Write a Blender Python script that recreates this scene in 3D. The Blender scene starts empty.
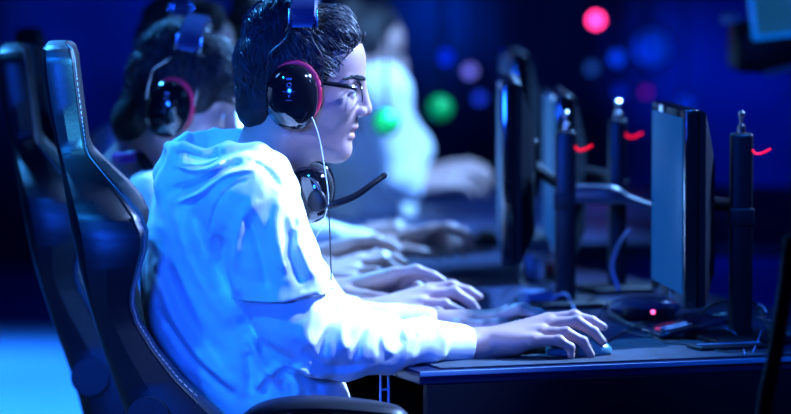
import bpy, bmesh, math, random
import numpy as np
from mathutils import Vector, Matrix
random.seed(7); RNG = np.random.RandomState(7)
scene = bpy.context.scene
COL = scene.collection
PI = math.pi
# ------------------------------------------------------------------ camera
CAM = np.array([0.0, -6.0, 1.44]); F = 3960.0
TH = math.atan(299.0 / F)
FWD = np.array([0, math.cos(TH), -math.sin(TH)]); UP = np.array([0, math.sin(TH), math.cos(TH)]); RT = np.array([1.0, 0, 0])
def ray(px, py): return FWD + RT * (px - 395.5) / F + UP * (207.0 - py) / F
def W(px, py, Y):                       # point of the plane y=Y seen at a photo position
    d = ray(px, py); return CAM + d * ((Y - CAM[1]) / d[1])
def G(px, py, z=0.74):                  # point of the horizontal plane z
    d = ray(px, py); return CAM + d * ((z - CAM[2]) / d[2])
cd = bpy.data.cameras.new('camera'); cam = bpy.data.objects.new('camera', cd); COL.objects.link(cam)
cam.location = CAM; cam.rotation_euler = (PI / 2 - TH, 0, 0)
cd.sensor_width = 36; cd.lens = 36 * F / 791; cd.clip_end = 100
cd.dof.use_dof = True; cd.dof.focus_distance = 6.02; cd.dof.aperture_fstop = 2.8
scene.camera = cam
# ------------------------------------------------------------------ materials
MATS = {}
def mat(name, col, rough=0.5, metal=0.0, spec=0.5, bump=None, var=None, emit=None, coat=0, sheen=0, trans=0, sss=0):
    if name in MATS: return MATS[name]
    m = bpy.data.materials.new(name); m.use_nodes = True; nt = m.node_tree; b = nt.nodes['Principled BSDF']
    b.inputs['Base Color'].default_value = (*col, 1); b.inputs['Roughness'].default_value = rough
    b.inputs['Metallic'].default_value = metal; b.inputs['Specular IOR Level'].default_value = spec
    b.inputs['Coat Weight'].default_value = coat; b.inputs['Sheen Weight'].default_value = sheen
    b.inputs['Transmission Weight'].default_value = trans
    if sss:
        b.inputs['Subsurface Weight'].default_value = sss; b.inputs['Subsurface Radius'].default_value = (1, .4, .2); b.inputs['Subsurface Scale'].default_value = .006
    tc = nt.nodes.new('ShaderNodeTexCoord')
    def noise(sc, det=4, vec=None):
        n = nt.nodes.new('ShaderNodeTexNoise'); n.inputs['Scale'].default_value = sc; n.inputs['Detail'].default_value = det
        nt.links.new(tc.outputs['Object'], n.inputs['Vector']); return n
    if var:
        n = noise(var[0]); r = nt.nodes.new('ShaderNodeValToRGB')
        r.color_ramp.elements[0].color = (*[c * (1 - var[1]) for c in col], 1); r.color_ramp.elements[1].color = (*[min(1, c * (1 + var[1])) for c in col], 1)
        r.color_ramp.elements[0].position = .35; r.color_ramp.elements[1].position = .65
        nt.links.new(n.outputs['Fac'], r.inputs['Fac']); nt.links.new(r.outputs['Color'], b.inputs['Base Color'])
    if bump:
        n = noise(bump[0], 5); bp = nt.nodes.new('ShaderNodeBump'); bp.inputs['Strength'].default_value = bump[1]; bp.inputs['Distance'].default_value = bump[2] if len(bump) > 2 else .002
        nt.links.new(n.outputs['Fac'], bp.inputs['Height']); nt.links.new(bp.outputs['Normal'], b.inputs['Normal'])
    if emit:
        b.inputs['Emission Color'].default_value = (*emit[0], 1); b.inputs['Emission Strength'].default_value = emit[1]
    MATS[name] = m; return m
SKIN = mat('skin', (.42, .25, .22), .45, bump=(500, .12, .0006), sss=.05, var=(25, .06))
LIP = mat('lip', (.50, .22, .20), .35)
SHIRT = mat('white cotton', (.82, .83, .85), .8, bump=(900, .25, .0006), sheen=.2)
HAIR = mat('dark brown hair', (.010, .009, .012), .65, spec=.3)
HAIRH = mat('hair strands', (.030, .034, .045), .5, spec=.4)
TROUS = mat('dark denim', (.012, .014, .03), .85, bump=(400, .3))
GLOSS = mat('gloss black plastic', (.006, .006, .009), .09, spec=.6, coat=.6)
MATTE = mat('matt black plastic', (.004, .005, .010), .45, spec=.25)
LEATHER = mat('black leather', (.004, .005, .009), .42, spec=.6, bump=(160, .25, .001))
STITCH = mat('pale stitching', (.35, .38, .45), .6)
STEEL = mat('brushed steel', (.55, .57, .6), .22, metal=1)
RED = mat('red cushion', (.75, .02, .09), .5, emit=((1, .03, .12), .05))  # faint glow added on top of the cushion's own red
FOAM = mat('black foam', (.01, .01, .012), .9, bump=(300, .4))
CABLE = mat('black cable', (.012, .012, .016), .45)
WCABLE = mat('white cable', (.8, .82, .85), .45)
DESKM = mat('dark desk laminate', (.004, .011, .045), .42, spec=.2, bump=(60, .05), var=(3, .15))
DESKP = mat('dark desk end panel', (.002, .003, .009), .7, spec=.1, var=(5, .1))
# ------------------------------------------------------------------ object helpers
def tag(o, label=None, cat=None, group=None, kind=None):
    if label: o['label'] = label
    if cat: o['category'] = cat
    if group: o['group'] = group
    if kind: o['kind'] = kind
    return o
def empty(name, loc, label, cat, group=None, rot=None):
    o = bpy.data.objects.new(name, None); COL.objects.link(o); o.location = Vector(loc)
    o.empty_display_size = .05
    if rot: o.rotation_euler = rot
    return tag(o, label, cat, group)
def link(name, me, m, parent=None, smooth=True):
    o = bpy.data.objects.new(name, me); COL.objects.link(o)
    for mm in (m if isinstance(m, (list, tuple)) else [m]): me.materials.append(mm)
    if smooth and len(me.polygons):
        me.polygons.foreach_set('use_smooth', [True] * len(me.polygons))
    if parent:
        bpy.context.view_layer.update() if False else None
        o.parent = parent
        # vertices are authored in world space unless the parent carries its own frame
        if not parent.get('_local'):
            par = parent; off = Vector((0, 0, 0))
            while par: off += par.location; par = par.parent
            o.location = -off
            me_shift(o, off)
    return o
def me_shift(o, off):
    o.data.transform(Matrix.Translation(-off)); o.location = (0, 0, 0)
class MB:
    def __init__(s): s.v = []; s.f = []
    def add(s, v, f):
        n = len(s.v); s.v += [tuple(map(float, p)) for p in v]; s.f += [tuple(i + n for i in q) for q in f]; return s
    def box(s, c, size, R=None, bev=0.0):
        c = np.array(c, float); h = np.array(size, float) / 2; R = np.eye(3) if R is None else np.array(R)
        bev = min(bev, min(h) * .95)
        bm = bmesh.new(); bmesh.ops.create_cube(bm, size=1)
        for v in bm.verts: v.co = Vector([v.co[i] * 2 * h[i] for i in range(3)])
        if bev > 0: bmesh.ops.bevel(bm, geom=bm.edges[:], offset=bev, segments=3, profile=.5, affect='EDGES')
        bm.verts.index_update()
        s.add([c + R @ np.array(v.co) for v in bm.verts], [[v.index for v in f.verts] for f in bm.faces]); bm.free(); return s
    def tube(s, pts, r, n=8, cap=True):
        P = np.array(pts, float); m = len(P); r = [r] * m if np.isscalar(r) else list(r)
        T = np.gradient(P, axis=0); T /= np.linalg.norm(T, axis=1)[:, None] + 1e-12
        a = np.array([0, 0, 1.]) if abs(T[0][2]) < .9 else np.array([1., 0, 0])
        N = np.cross(T[0], a); N /= np.linalg.norm(N); vs = []
        for i in range(m):
            N = N - T[i] * np.dot(N, T[i]); N /= np.linalg.norm(N) + 1e-12; B = np.cross(T[i], N)
            for k in range(n):
                q = 2 * PI * k / n; vs.append(P[i] + r[i] * (math.cos(q) * N + math.sin(q) * B))
        fs = [(i * n + k, i * n + (k + 1) % n, (i + 1) * n + (k + 1) % n, (i + 1) * n + k) for i in range(m - 1) for k in range(n)]
        if cap: fs += [tuple(range(n))[::-1], tuple((m - 1) * n + k for k in range(n))]
        return s.add(vs, fs)
    def ell(s, c, r, R=None, nu=24, nv=14, e=1.0):
        c = np.array(c, float); R = np.eye(3) if R is None else np.array(R); vs = []; sg = lambda x: math.copysign(abs(x) ** e, x)
        for i in range(1, nv):
            a = PI * i / nv
            for k in range(nu):
                b = 2 * PI * k / nu
                vs.append(c + R @ (np.array(r) * np.array([sg(math.sin(a)) * sg(math.cos(b)), sg(math.sin(a)) * sg(math.sin(b)), sg(math.cos(a))])))
        fs = [(i * nu + k, (i + 1) * nu + k, (i + 1) * nu + (k + 1) % nu, i * nu + (k + 1) % nu) for i in range(nv - 2) for k in range(nu)]
        t = len(vs); vs += [c + R @ np.array([0, 0, r[2]]), c - R @ np.array([0, 0, r[2]])]
        fs += [(t, k, (k + 1) % nu) for k in range(nu)] + [(t + 1, (nv - 2) * nu + (k + 1) % nu, (nv - 2) * nu + k) for k in range(nu)]
        return s.add(vs, fs)
    def torus(s, c, rx, rz, r, R=None, n=40, m=10):
        R = np.eye(3) if R is None else np.array(R); c = np.array(c, float); vs = []
        for i in range(n):
            a = 2 * PI * i / n; d = np.array([math.cos(a), 0, math.sin(a)])
            for k in range(m):
                b = 2 * PI * k / m
                vs.append(c + R @ (np.array([rx, 1, rz]) * d + d * r * math.cos(b) + np.array([0, r * math.sin(b), 0])))
        fs = [(i * m + k, i * m + (k + 1) % m, ((i + 1) % n) * m + (k + 1) % m, ((i + 1) % n) * m + k) for i in range(n) for k in range(m)]
        return s.add(vs, fs)
    def lathe(s, c, prof, n=28, R=None):
        R = np.eye(3) if R is None else np.array(R); c = np.array(c, float); vs = []
        for r, z in prof:
            for k in range(n): a = 2 * PI * k / n; vs.append(c + R @ np.array([r * math.cos(a), r * math.sin(a), z]))
        m = len(prof); fs = [(i * n + k, i * n + (k + 1) % n, (i + 1) * n + (k + 1) % n, (i + 1) * n + k) for i in range(m - 1) for k in range(n)]
        fs += [tuple(range(n))[::-1], tuple((m - 1) * n + k for k in range(n))]
        return s.add(vs, fs)
    def mesh(s, name='m'):
        me = bpy.data.meshes.new(name); me.from_pydata(s.v, [], s.f); me.update(); return me
    def build(s, name, m, parent=None, smooth=True):
        o = link(name, s.mesh(name), m, parent, smooth)
        if smooth:
            try: o.data.set_sharp_from_angle(angle=math.radians(38))
            except Exception: pass
        return o
def spline(pts, n=8):                    # Catmull-Rom
    P = [np.array(p, float) for p in pts]; P = [2 * P[0] - P[1]] + P + [2 * P[-1] - P[-2]]; out = []
    for i in range(1, len(P) - 2):
        for k in range(n):
            t = k / n
            out.append(.5 * ((2 * P[i]) + (-P[i - 1] + P[i + 1]) * t + (2 * P[i - 1] - 5 * P[i] + 4 * P[i + 1] - P[i + 2]) * t * t + (-P[i - 1] + 3 * P[i] - 3 * P[i + 1] + P[i + 2]) * t ** 3))
    out.append(P[-2]); return out
def rotz(a): c, s = math.cos(a), math.sin(a); return np.array([[c, -s, 0], [s, c, 0], [0, 0, 1.]])
def roty(a): c, s = math.cos(a), math.sin(a); return np.array([[c, 0, s], [0, 1, 0], [-s, 0, c]])
def rotx(a): c, s = math.cos(a), math.sin(a); return np.array([[1, 0, 0], [0, c, -s], [0, s, c]])
# ------------------------------------------------------------------ signed distance modelling
class Frame:
    def __init__(s, o=(0, 0, 0), R=None, k=1.0): s.o = np.array(o, float); s.R = np.eye(3) if R is None else np.array(R, float); s.k = k
    def p(s, q): return s.o + s.R @ (np.array(q, float) * s.k)
class SDF:
    def __init__(s): s.items = []; s.post = None
    def cone(s, a, b, ra, rb, k=.01, op=1):
        a = np.array(a, float); b = np.array(b, float); ba = b - a; L = max(np.dot(ba, ba), 1e-12)
        def f(P):
            pa = P - a; t = np.clip(pa @ ba / L, 0, 1); return np.linalg.norm(pa - t[..., None] * ba, axis=-1) - (ra + (rb - ra) * t)
        R = max(ra, rb); s.items.append((f, np.minimum(a, b) - R, np.maximum(a, b) + R, k, op)); return s
    def ell(s, c, r, k=.01, op=1, R=None):
        c = np.array(c, float); r = np.array(r, float); RR = None if R is None else np.array(R, float)
        def f(P):
            q = P - c
            if RR is not None: q = q @ RR
            k0 = np.linalg.norm(q / r, axis=-1); k1 = np.linalg.norm(q / (r * r), axis=-1) + 1e-9
            return k0 * (k0 - 1) / k1
        m = r if RR is None else np.full(3, r.max())
        s.items.append((f, c - m, c + m, k, op)); return s
    def chain(s, pts, rs, k=.01, op=1):
        for i in range(len(pts) - 1): s.cone(pts[i], pts[i + 1], rs[i], rs[i + 1], k if i == 0 else max(k * .6, .003), op)
        return s
    def func(s, f, lo, hi, k, op=1): s.items.append((f, np.array(lo, float), np.array(hi, float), k, op)); return s
    def ev(s, P, lo, hi):
        D = np.full(P.shape[:-1], 1.0)
        for f, l, h, k, op in s.items:
            m = k + .012
            if np.any(l - m > hi) or np.any(h + m < lo): continue
            d = f(P)
            if op == 1:
                hh = np.clip(.5 + .5 * (D - d) / k, 0, 1); D = D + (d - D) * hh - k * hh * (1 - hh)
            elif op == -1:
                hh = np.clip(.5 - .5 * (D + d) / k, 0, 1); D = D + (-d - D) * hh + k * hh * (1 - hh)
        if s.post is not None: D = s.post(P, D)
        return D
    def mesh(s, vox, name='m', B=28):
        un = [i for i in s.items if i[4] == 1]
        lo = np.min([i[1] for i in un], 0) - .02; hi = np.max([i[2] for i in un], 0) + .02
        n = np.ceil((hi - lo) / vox).astype(int) + 2; S1 = n[1] + 2; S2 = n[2] + 2
        keys = []; pos = []; quads = []
        for bx in range(0, n[0], B):
            for by in range(0, n[1], B):
                for bz in range(0, n[2], B):
                    b0 = np.array([bx, by, bz]); l = lo + (b0 - 1) * vox; h = lo + (b0 + B + 1) * vox
                    if not any(np.all(i[1] - .02 < h) and np.all(i[2] + .02 > l) for i in un): continue
                    ax = [lo[j] + (b0[j] - 1 + np.arange(B + 2)) * vox for j in range(3)]
                    P = np.stack(np.meshgrid(*ax, indexing='ij'), -1); D = s.ev(P, l, h)
                    ins = D < 0
                    if ins.all() or not ins.any(): continue
                    # cells (B+1)^3
                    acc = np.zeros((B + 1,) * 3 + (3,)); cnt = np.zeros((B + 1,) * 3)
                    for axd in range(3):
                        for o1 in (0, 1):
                            for o2 in (0, 1):
                                off = [0, 0, 0]; oth = [j for j in range(3) if j != axd]; off[oth[0]] = o1; off[oth[1]] = o2
                                sl0 = tuple(slice(off[j], off[j] + B + 1) for j in range(3)); off2 = list(off); off2[axd] += 1
                                sl1 = tuple(slice(off2[j], off2[j] + B + 1) for j in range(3))
                                a = D[sl0]; b = D[sl1]; c = (a < 0) != (b < 0); t = np.where(c, a / np.where(c, a - b, 1), 0)
                                for j in range(3):
                                    acc[..., j] += np.where(c, (t if j == axd else off[j]), 0)
                                cnt += c
                    ix = np.argwhere(cnt > 0); p = acc[cnt > 0] / cnt[cnt > 0][:, None]
                    gi = ix + b0 - 1
                    keys.append(((gi[:, 0] + 1) * S1 + gi[:, 1] + 1) * S2 + gi[:, 2] + 1); pos.append(lo + (gi + p) * vox)
                    for axd in range(3):   # edges starting at grid points 1..B
                        a = ins[1:B + 1, 1:B + 1, 1:B + 1]; sl = [slice(1, B + 1)] * 3; sl[axd] = slice(2, B + 2); b = ins[tuple(sl)]
                        e = np.argwhere(a != b)
                        if not len(e): continue
                        flip = a[a != b]; g = e + b0
                        u = [(axd + 1) % 3, (axd + 2) % 3]; q = []
                        for d1, d2 in ((0, 0), (-1, 0), (-1, -1), (0, -1)):
                            c = g.copy(); c[:, u[0]] += d1; c[:, u[1]] += d2
                            q.append(((c[:, 0] + 1) * S1 + c[:, 1] + 1) * S2 + c[:, 2] + 1)
                        q = np.stack(q, 1); q[~flip] = q[~flip][:, ::-1]; quads.append(q)
        keys = np.concatenate(keys); pos = np.concatenate(pos); quads = np.concatenate(quads)
        uk, ui = np.unique(keys, return_index=True); pos = pos[ui]; idx = np.searchsorted(uk, quads); idx = np.clip(idx, 0, len(uk) - 1)
        ok = (uk[idx] == quads).all(1); idx = idx[ok]
        for _ in range(1):  # a light smoothing pass
            nb = np.zeros_like(pos); c = np.zeros(len(pos))
            for a, b in ((0, 1), (1, 2), (2, 3), (3, 0)):
                np.add.at(nb, idx[:, a], pos[idx[:, b]]); np.add.at(c, idx[:, a], 1); np.add.at(nb, idx[:, b], pos[idx[:, a]]); np.add.at(c, idx[:, b], 1)
            pos = pos * .5 + .5 * nb / np.maximum(c, 1)[:, None]
        me = bpy.data.meshes.new(name); me.vertices.add(len(pos)); me.vertices.foreach_set('co', pos.ravel())
        me.loops.add(len(idx) * 4); me.loops.foreach_set('vertex_index', idx.ravel().astype(np.int32))
        me.polygons.add(len(idx)); me.polygons.foreach_set('loop_start', np.arange(0, len(idx) * 4, 4, dtype=np.int32))
        me.update(calc_edges=True); me.validate(); return me, pos, idx
def fold_noise(P, freq, seed, aniso=None, n=5):
    r = np.random.RandomState(seed); out = 0
    for i in range(n):
        d = r.normal(size=3)
        if aniso is not None: d = d * aniso
        d /= np.linalg.norm(d); f = freq * (.6 + 1.1 * r.rand())
        w = r.normal(size=3); w /= np.linalg.norm(w)
        out = out + np.sin((P @ d) * f + 1.3 * np.sin((P @ w) * f * .45 + r.rand() * 6) + r.rand() * 6.28)
    return out / n
# ------------------------------------------------------------------ head
def hp(px, py, y=0.0): return np.array([(px - 300) / 660, y, (80 - py) / 660])
def add_head(S, fr, detail=True):
    k = fr.k; R = fr.R
    E = lambda px, py, y, r, kk=.012, op=1: S.ell(fr.p(hp(px, py, y)), np.array(r) * k, kk * k, op, R)
    C = lambda a, b, ra, rb, kk=.01, op=1: S.cone(fr.p(hp(*a)), fr.p(hp(*b)), ra * k, rb * k, kk * k, op)
    E(302, 66, 0, (.092, .075, .088)); E(318, 98, 0, (.060, .060, .075), .02); E(332, 118, 0, (.034, .036, .045), .02)
    E(330, 60, 0, (.0505, .055, .05), .02)
    for s in (-1, 1):
        C((290, 130, s * .050), (336, 150, s * .012), .017, .0125, .025)
        E(337, 104, s * .038, (.022, .020, .018), .02)
        C((357.5, 79, s * .010), (346, 80, s * .042), .0075, .008, .012)
        E(295, 96, s * .074, (.015, .008, .03), .006)
    C((318, 146, 0), (336, 149, 0), .02, .016, .02); E(341, 149.5, 0, (.0125, .016, .0125), .012)
    for s in (-1, 1): E(360, 91, s * .034, (.019, .018, .0125), .009, -1)
    for s in (-1, 1): E(348.5, 92, s * .032, (.0130, .0150, .0125), .005)
    if detail:
        for s in (-1, 1): E(358, 92.6, s * .0335, (.0075, .0125, .0034), .0022, -1)
    C((360.8, 84, 0), (364.6, 108.5, 0), .0072, .0118, .010)
    for s in (-1, 1): E(360.5, 111.5, s * .0125, (.0098, .0068, .0078), .005)
    if detail:
        for s in (-1, 1): E(361.8, 116.3, s * .0070, (.0058, .0030, .0034), .002, -1)
    E(351, 126.2, 0, (.0115, .021, .0065), .006); E(348.8, 136.3, 0, (.0098, .018, .0058), .005)
    E(343, 142.5, 0, (.009, .014, .004), .006)
    if detail:
        C((359, 131.6, 0), (346, 132.2, .021), .0014, .0010, .003, -1); C((359, 131.6, 0), (346, 132.2, -.021), .0014, .0010, .003, -1)
    C((282, 118, 0), (274, 148, 0), .050, .050, .03); C((274, 148, 0), (256, 196, 0), .050, .060, .02)
def color_lips(me, pos, idx, fr):
    inv = np.linalg.inv(fr.R); q = (pos - fr.o) @ inv.T / fr.k
    px = q[:, 0] * 660 + 300; py = 80 - q[:, 2] * 660
    lip = (((px - 355) / 9.5) ** 2 + ((py - 131.5) / 7.2) ** 2 + (q[:, 1] / .021) ** 4 < 1) & (px > 346)
    fl = lip[idx].all(1); me.polygons.foreach_set('material_index', fl.astype(np.int32))
HAIRSET = {}
def add_hair(fr, parent, vox=.002, style=0, strands=420, seed=1):
    k = fr.k; R = fr.R; S = SDF()
    E = lambda px, py, y, r, kk=.012, op=1: S.ell(fr.p(hp(px, py, y)), np.array(r) * k, kk * k, op, R)
    E(297, 64, 0, (.0935, .083, .089)); E(260, 104, 0, (.038, .060, .042), .02)
    for px, py, y, r in ((266, 26, -.03, .026), (278, 11, -.02, .024), (284, 10, .02, .03), (266, 22, .03, .03), (333, 32, -.02, .031), (339, 38, .01, .023), (329, 26, .025, .033), (336, 38, -.035, .020), (257, 52, -.045, .024)):
        E(px, py, y, (r, r, r * .9), .018)
    if style == 1:
        E(330, 50, -.03, (.05, .045, .045), .015); E(326, 66, -.058, (.030, .022, .045), .01); E(350, 52, -.01, (.022, .045, .03), .012); E(256, 120, 0, (.045, .06, .045), .02)
        E(366, 104, 0, (.045, .12, .055), .006, -1)
    else:
        E(362, 92, 0, (.060, .12, .070), .006, -1); E(318, 108, 0, (.040, .12, .045), .004, -1)
        for s in (-1, 1): S.cone(fr.p(hp(322, 62, s * .072)), fr.p(hp(321, 80, s * .069)), .010 * k, .006 * k, .008 * k)
    inv = np.linalg.inv(R)
    def post(P, D):
        m = np.abs(D) < .02
        if not m.any(): return D
        q = (P[m] - fr.o) @ inv.T / k; out = D.copy()
        d = fold_noise(q, 210, 3 + seed, aniso=np.array([1, .6, .8]), n=6) * .0012 + fold_noise(q, 90, 9 + seed, n=4) * .0018
        out[m] = D[m] + d * k; return out
    S.post = post
    me, pos, idx = S.mesh(vox, 'hair')
    # locks of hair on the cap, each a thin tapering curl
    b = MB(); nrm = np.zeros((len(me.vertices), 3)); 
    nn = np.empty(len(me.vertices) * 3); me.vertices.foreach_get('normal', nn); nn = nn.reshape(-1, 3)
    pp = np.empty(len(me.vertices) * 3); me.vertices.foreach_get('co', pp); pp = pp.reshape(-1, 3)
    q = (pp - fr.o) @ inv.T / k; qn = nn @ inv.T
    top = np.where((q[:, 2] > .018) | ((q[:, 0] < -.06) & (q[:, 2] > -.01)))[0]; rr = np.random.RandomState(seed)
    for i in rr.choice(top, min(strands, len(top)), replace=False):
        p = q[i]; n = qn[i]; crown = hp(278, 6, 0)
        d = p - crown; d = d - n * np.dot(d, n); L = np.linalg.norm(d); d = d / (L + 1e-6)
        if style == 0 and p[0] > .02: d = d + np.array([.5, rr.normal() * .3, .25])
        d += rr.normal(size=3) * .35; d -= n * np.dot(d, n); d /= np.linalg.norm(d) + 1e-9
        side = np.cross(n, d); ln = .020 + .016 * rr.rand(); cr = rr.normal() * .006; pts = []
        for t in np.linspace(0, 1, 6):
            pts.append(fr.p(p + n * (.0012 + .0035 * math.sin(t * PI) - .010 * t * t * ln / .03) + d * ln * t + side * cr * math.sin(t * 2.6)))
        b.tube(pts, [r * k for r in (.0002, .00055, .0007, .0006, .0004, .0001)], 3, False)
    h = link('hair', me, HAIR, parent)
    h['label'] = 'dark brown hair'
    b.build('hair_locks', HAIRH, h)
    return h
# hand template taken from a hand resting on a mouse: joints as (forward, side, up), the side away from the thumb is negative
def T(px, py, Y): return ((px - 482) / 650.0, Y - .135, (362 - py) / 650.0)
HAND = dict(
    index=[T(548, 320, .165), T(574, 315.5, .17), T(592, 321, .17), T(604, 327.5, .168)],
    middle=[T(549, 325, .15), T(577, 321.5, .15), T(594, 332, .15), T(602.5, 341.5, .148)],
    ring=[T(541, 332, .125), T(566, 332.5, .125), T(583, 341, .125), T(591, 354, .123)],
    pinky=[T(533, 340, .105), T(559, 339.5, .105), T(570.5, 347, .104), T(571, 356, .103)],
    thumb=[T(497, 344, .165), T(520, 344, .185), T(540, 346, .193), T(560, 350, .188)])
HR = dict(index=(.0112, .0092, .0080, .0064), middle=(.0118, .0096, .0083, .0066), ring=(.0112, .0090, .0080, .0064), pinky=(.0104, .0080, .0072, .0058), thumb=(.015, .0125, .011, .0085))
def add_hand(S, fr, joints=None, k=1.0):
    J = joints or HAND; wr = fr.p((0, 0, .026)) if joints is None else np.array(joints['wrist'])
    pts = {n: [fr.p(q) if joints is None else np.array(q) for q in J[n]] for n in HR}
    for n in ('index', 'middle', 'ring', 'pinky'):
        S.cone(wr, pts[n][0], .0200 * k, HR[n][0] * k * 1.06, .014)
    for n in ('index', 'middle', 'ring', 'pinky'):
        P = pts[n]; r = HR[n]
        for i in range(3): S.cone(P[i], P[i + 1], r[i] * k, r[i + 1] * k, .0035)
        S.ell(P[1], [r[1] * 1.08 * k] * 3, .004)
    P = pts['thumb']; S.cone(wr, P[0], .02 * k, .0165 * k, .012); r = HR['thumb']
    for i in range(3): S.cone(P[i], P[i + 1], r[i] * k, r[i + 1] * k, .004)
    mid = (pts['ring'][0] + wr) / 2; S.ell(mid - np.array([0, 0, .008]), (.032 * k, .026 * k, .016 * k), .014)
    return wr
# ------------------------------------------------------------------ people
def mesh_obj(S, vox, name, m, parent): me, pos, idx = S.mesh(vox, name); return link(name, me, m, parent), pos, idx
def seated_person(label, J, hf, hands, vox=(.0022, .0032), group=None, near=False, style=0, strands=400, dy=0, seed=1, legs=True):
    """J: joints in world space; hf: head frame; hands: list of Frame or joint dict"""
    root = empty('person', (J['hip'][0], J['hip'][1], 0), label, 'person', group)
    S = SDF(); add_head(S, hf, near or vox[0] < .004)
    nb = hf.p(hp(258, 192, 0))
    S.ell((J['chest'] + J['belly']) / 2, (.085, .13, .17), .03); S.ell(J['chest'], (.078, .14, .10), .04)
    S.ell(J['belly'], (.088, .125, .13), .04); S.ell(J['hip'], (.10, .14, .10), .05)
    S.cone(nb, J['chest'], .055, .08, .03)
    for s in ('R', 'L'):
        S.cone(J['chest'] + (J['sh' + s] - J['chest']) * .5 + np.array([0, 0, .02]), J['sh' + s], .055, .048, .03)
        S.cone(J['sh' + s], J['el' + s], .044, .034, .02); 
    for h, s in zip(hands, ('R', 'L')):
        wr = add_hand(S, *((h,) if isinstance(h, Frame) else (Frame(), h)))
        mid = J['el' + s] * .6 + wr * .4
        S.cone(J['el' + s], mid, .034, .033, .015); S.cone(mid, wr, .033, .0215, .012)
        J['wr' + s] = wr
    me, pos, idx = S.mesh(vox[0], 'body'); body = link('body', me, [SKIN, LIP], root)
    color_lips(me, pos, idx, hf)
    # eyes and eyebrows
    for s in (-1, 1):
        e = MB().ell(hf.p(hp(349.2, 92, s * .032)), [.0122 * hf.k] * 3, None, 20, 14).build('eye', mat('eye white', (.75, .76, .8), .15), root)
        c = hf.p(hp(349.2, 92, s * .032)); f = hf.R @ np.array([1, 0, -.25]); f = f / np.linalg.norm(f)
        MB().ell(c + f * .0075 * hf.k, [.0052 * hf.k] * 3, None, 14, 10).build('iris', mat('iris', (.02, .013, .01), .1), e)
        b = MB()
        for i in range(46):
            t = i / 45; q = hp(365.5 - 17 * t ** 1.7, 79.5 - 3.0 * math.sin(t * 2.6) + random.uniform(-1.5, 1.5), s * (.010 + .042 * t ** .85))
            b.tube([hf.p(q), hf.p(q + np.array([-.003, s * .004, .002])), hf.p(q + np.array([-.007, s * .008, .001]))], [.0011, .0014, .0004], 4, False)
        b.build('eyebrow', HAIR, root)
        ls = [hf.p(hp(349.2, 92, s * .032) + .0145 * np.array([math.cos(a) * .98, s * math.sin(a), .24])) for a in np.linspace(-.6, 1.0, 12)]
        MB().tube(ls, .0009, 5).build('eyelashes', HAIR, root)
    add_hair(hf, root, .0021 if near else max(vox[0], .0035), style, strands, seed)
    # clothing
    S = SDF(); V = np.array
    if near:
        S.ell(W(215, 222, .08), (.100, .170, .115), .02); S.ell(W(217, 292, .08), (.116, .170, .12), .06); S.ell(W(240, 348, .07), (.122, .165, .10), .05); S.ell(W(272, 395, .07), (.116, .165, .085), .05)
        S.ell(W(285, 450, .08), (.12, .17, .09), .05)
        S.cone(W(248, 200, -.075), W(238, 190, .235), .068, .068, .05)
        S.chain([W(250, 203, -.085), W(272, 262, -.085), W(290, 322, -.07)], [.066, .064, .055], .035)
        # long sleeve
        S.chain([W(288, 322, -.07), W(312, 338, -.05), W(345, 341, -.02), W(385, 344, .02), W(425, 341, .065), W(456, 343, .11)], [.058, .061, .059, .044, .034, .030], .02)
        S.cone(W(452, 343, .105), W(462, 344, .117), .0290, .0300, .004)
        S.chain([J['shL'], J['elL'], J['wrL'] * .85 + J['elL'] * .15], [.062, .05, .034], .03)
        # short outer sleeve ending in a hem over the long one
        a = W(252, 205, -.085); b2 = W(286, 303, -.08); ax = (b2 - a) / np.linalg.norm(b2 - a); hemn = W(300, 300, -.08) - W(296, 240, -.08); hemn /= np.linalg.norm(hemn)
        hemn = (hemn + np.array([.0, 0, -.1])); hemn = np.array([-.30, 0, -.95]) * -1; hemn = np.array([.24, 0, -.97]); hp0 = W(286, 300, -.08)
        ba = b2 + ax * .06 - a; LL = np.dot(ba, ba)
        def cut(P):
            t = np.clip((P - a) @ ba / LL, 0, 1); d = np.linalg.norm((P - a) - t[..., None] * ba, axis=-1) - (.069 + .011 * t)
            d = np.maximum(d, -(.068 + .006 * t) * 0 - 1e9)
            return np.maximum(d, (P - hp0) @ hemn)
        S.func(cut, a - .09, b2 + .14, .006)
        # hood bunched behind the neck
        S.ell(W(214, 174, .07), (.078, .135, .034), .02)
        S.chain([W(290, 190, -.05), W(276, 168, -.06), W(255, 156, -.062), W(230, 158, -.06)], [.014, .020, .022, .022], .012)
        S.chain([W(290, 190, .20), W(276, 168, .21), W(255, 156, .22), W(230, 152, .21)], [.014, .020, .022, .022], .012)
        S.chain([W(262, 147, .12), W(240, 140, .14), W(216, 138, .13), W(190, 141, .10), W(172, 148, .06)], [.016, .017, .017, .014, .010], .010)
        S.chain([W(268, 158, -.055), W(250, 150, -.055), W(229, 147, -.05), W(205, 154, -.05), W(184, 147, -.03), W(169, 147, .02)], [.008, .008, .0085, .009, .0085, .009], .008)
        S.chain([W(172, 150, .04), W(166, 172, .05), W(168, 196, .07)], [.014, .018, .02], .015)
        S.chain([W(178, 160, -.01), W(172, 185, .0), W(176, 205, .02)], [.018, .024, .024], .018)
        S.ell(W(212, 145, .045), (.046, .070, .017), .008, -1)
        S.cone(W(276, 140, .08), W(262, 178, .08), .058, .052, .008, -1)
        S.cone(W(258, 165, .08), W(225, 130, .08), .045, .055, .012, -1)
        for w_, h_ in ((J['wrR'], 0),):
            d = J['wrR'] - W(462, 343, .11); d /= np.linalg.norm(d); S.cone(w_ - d * .015, w_ + d * .05, .0225, .0225, .002, -1)
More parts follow.
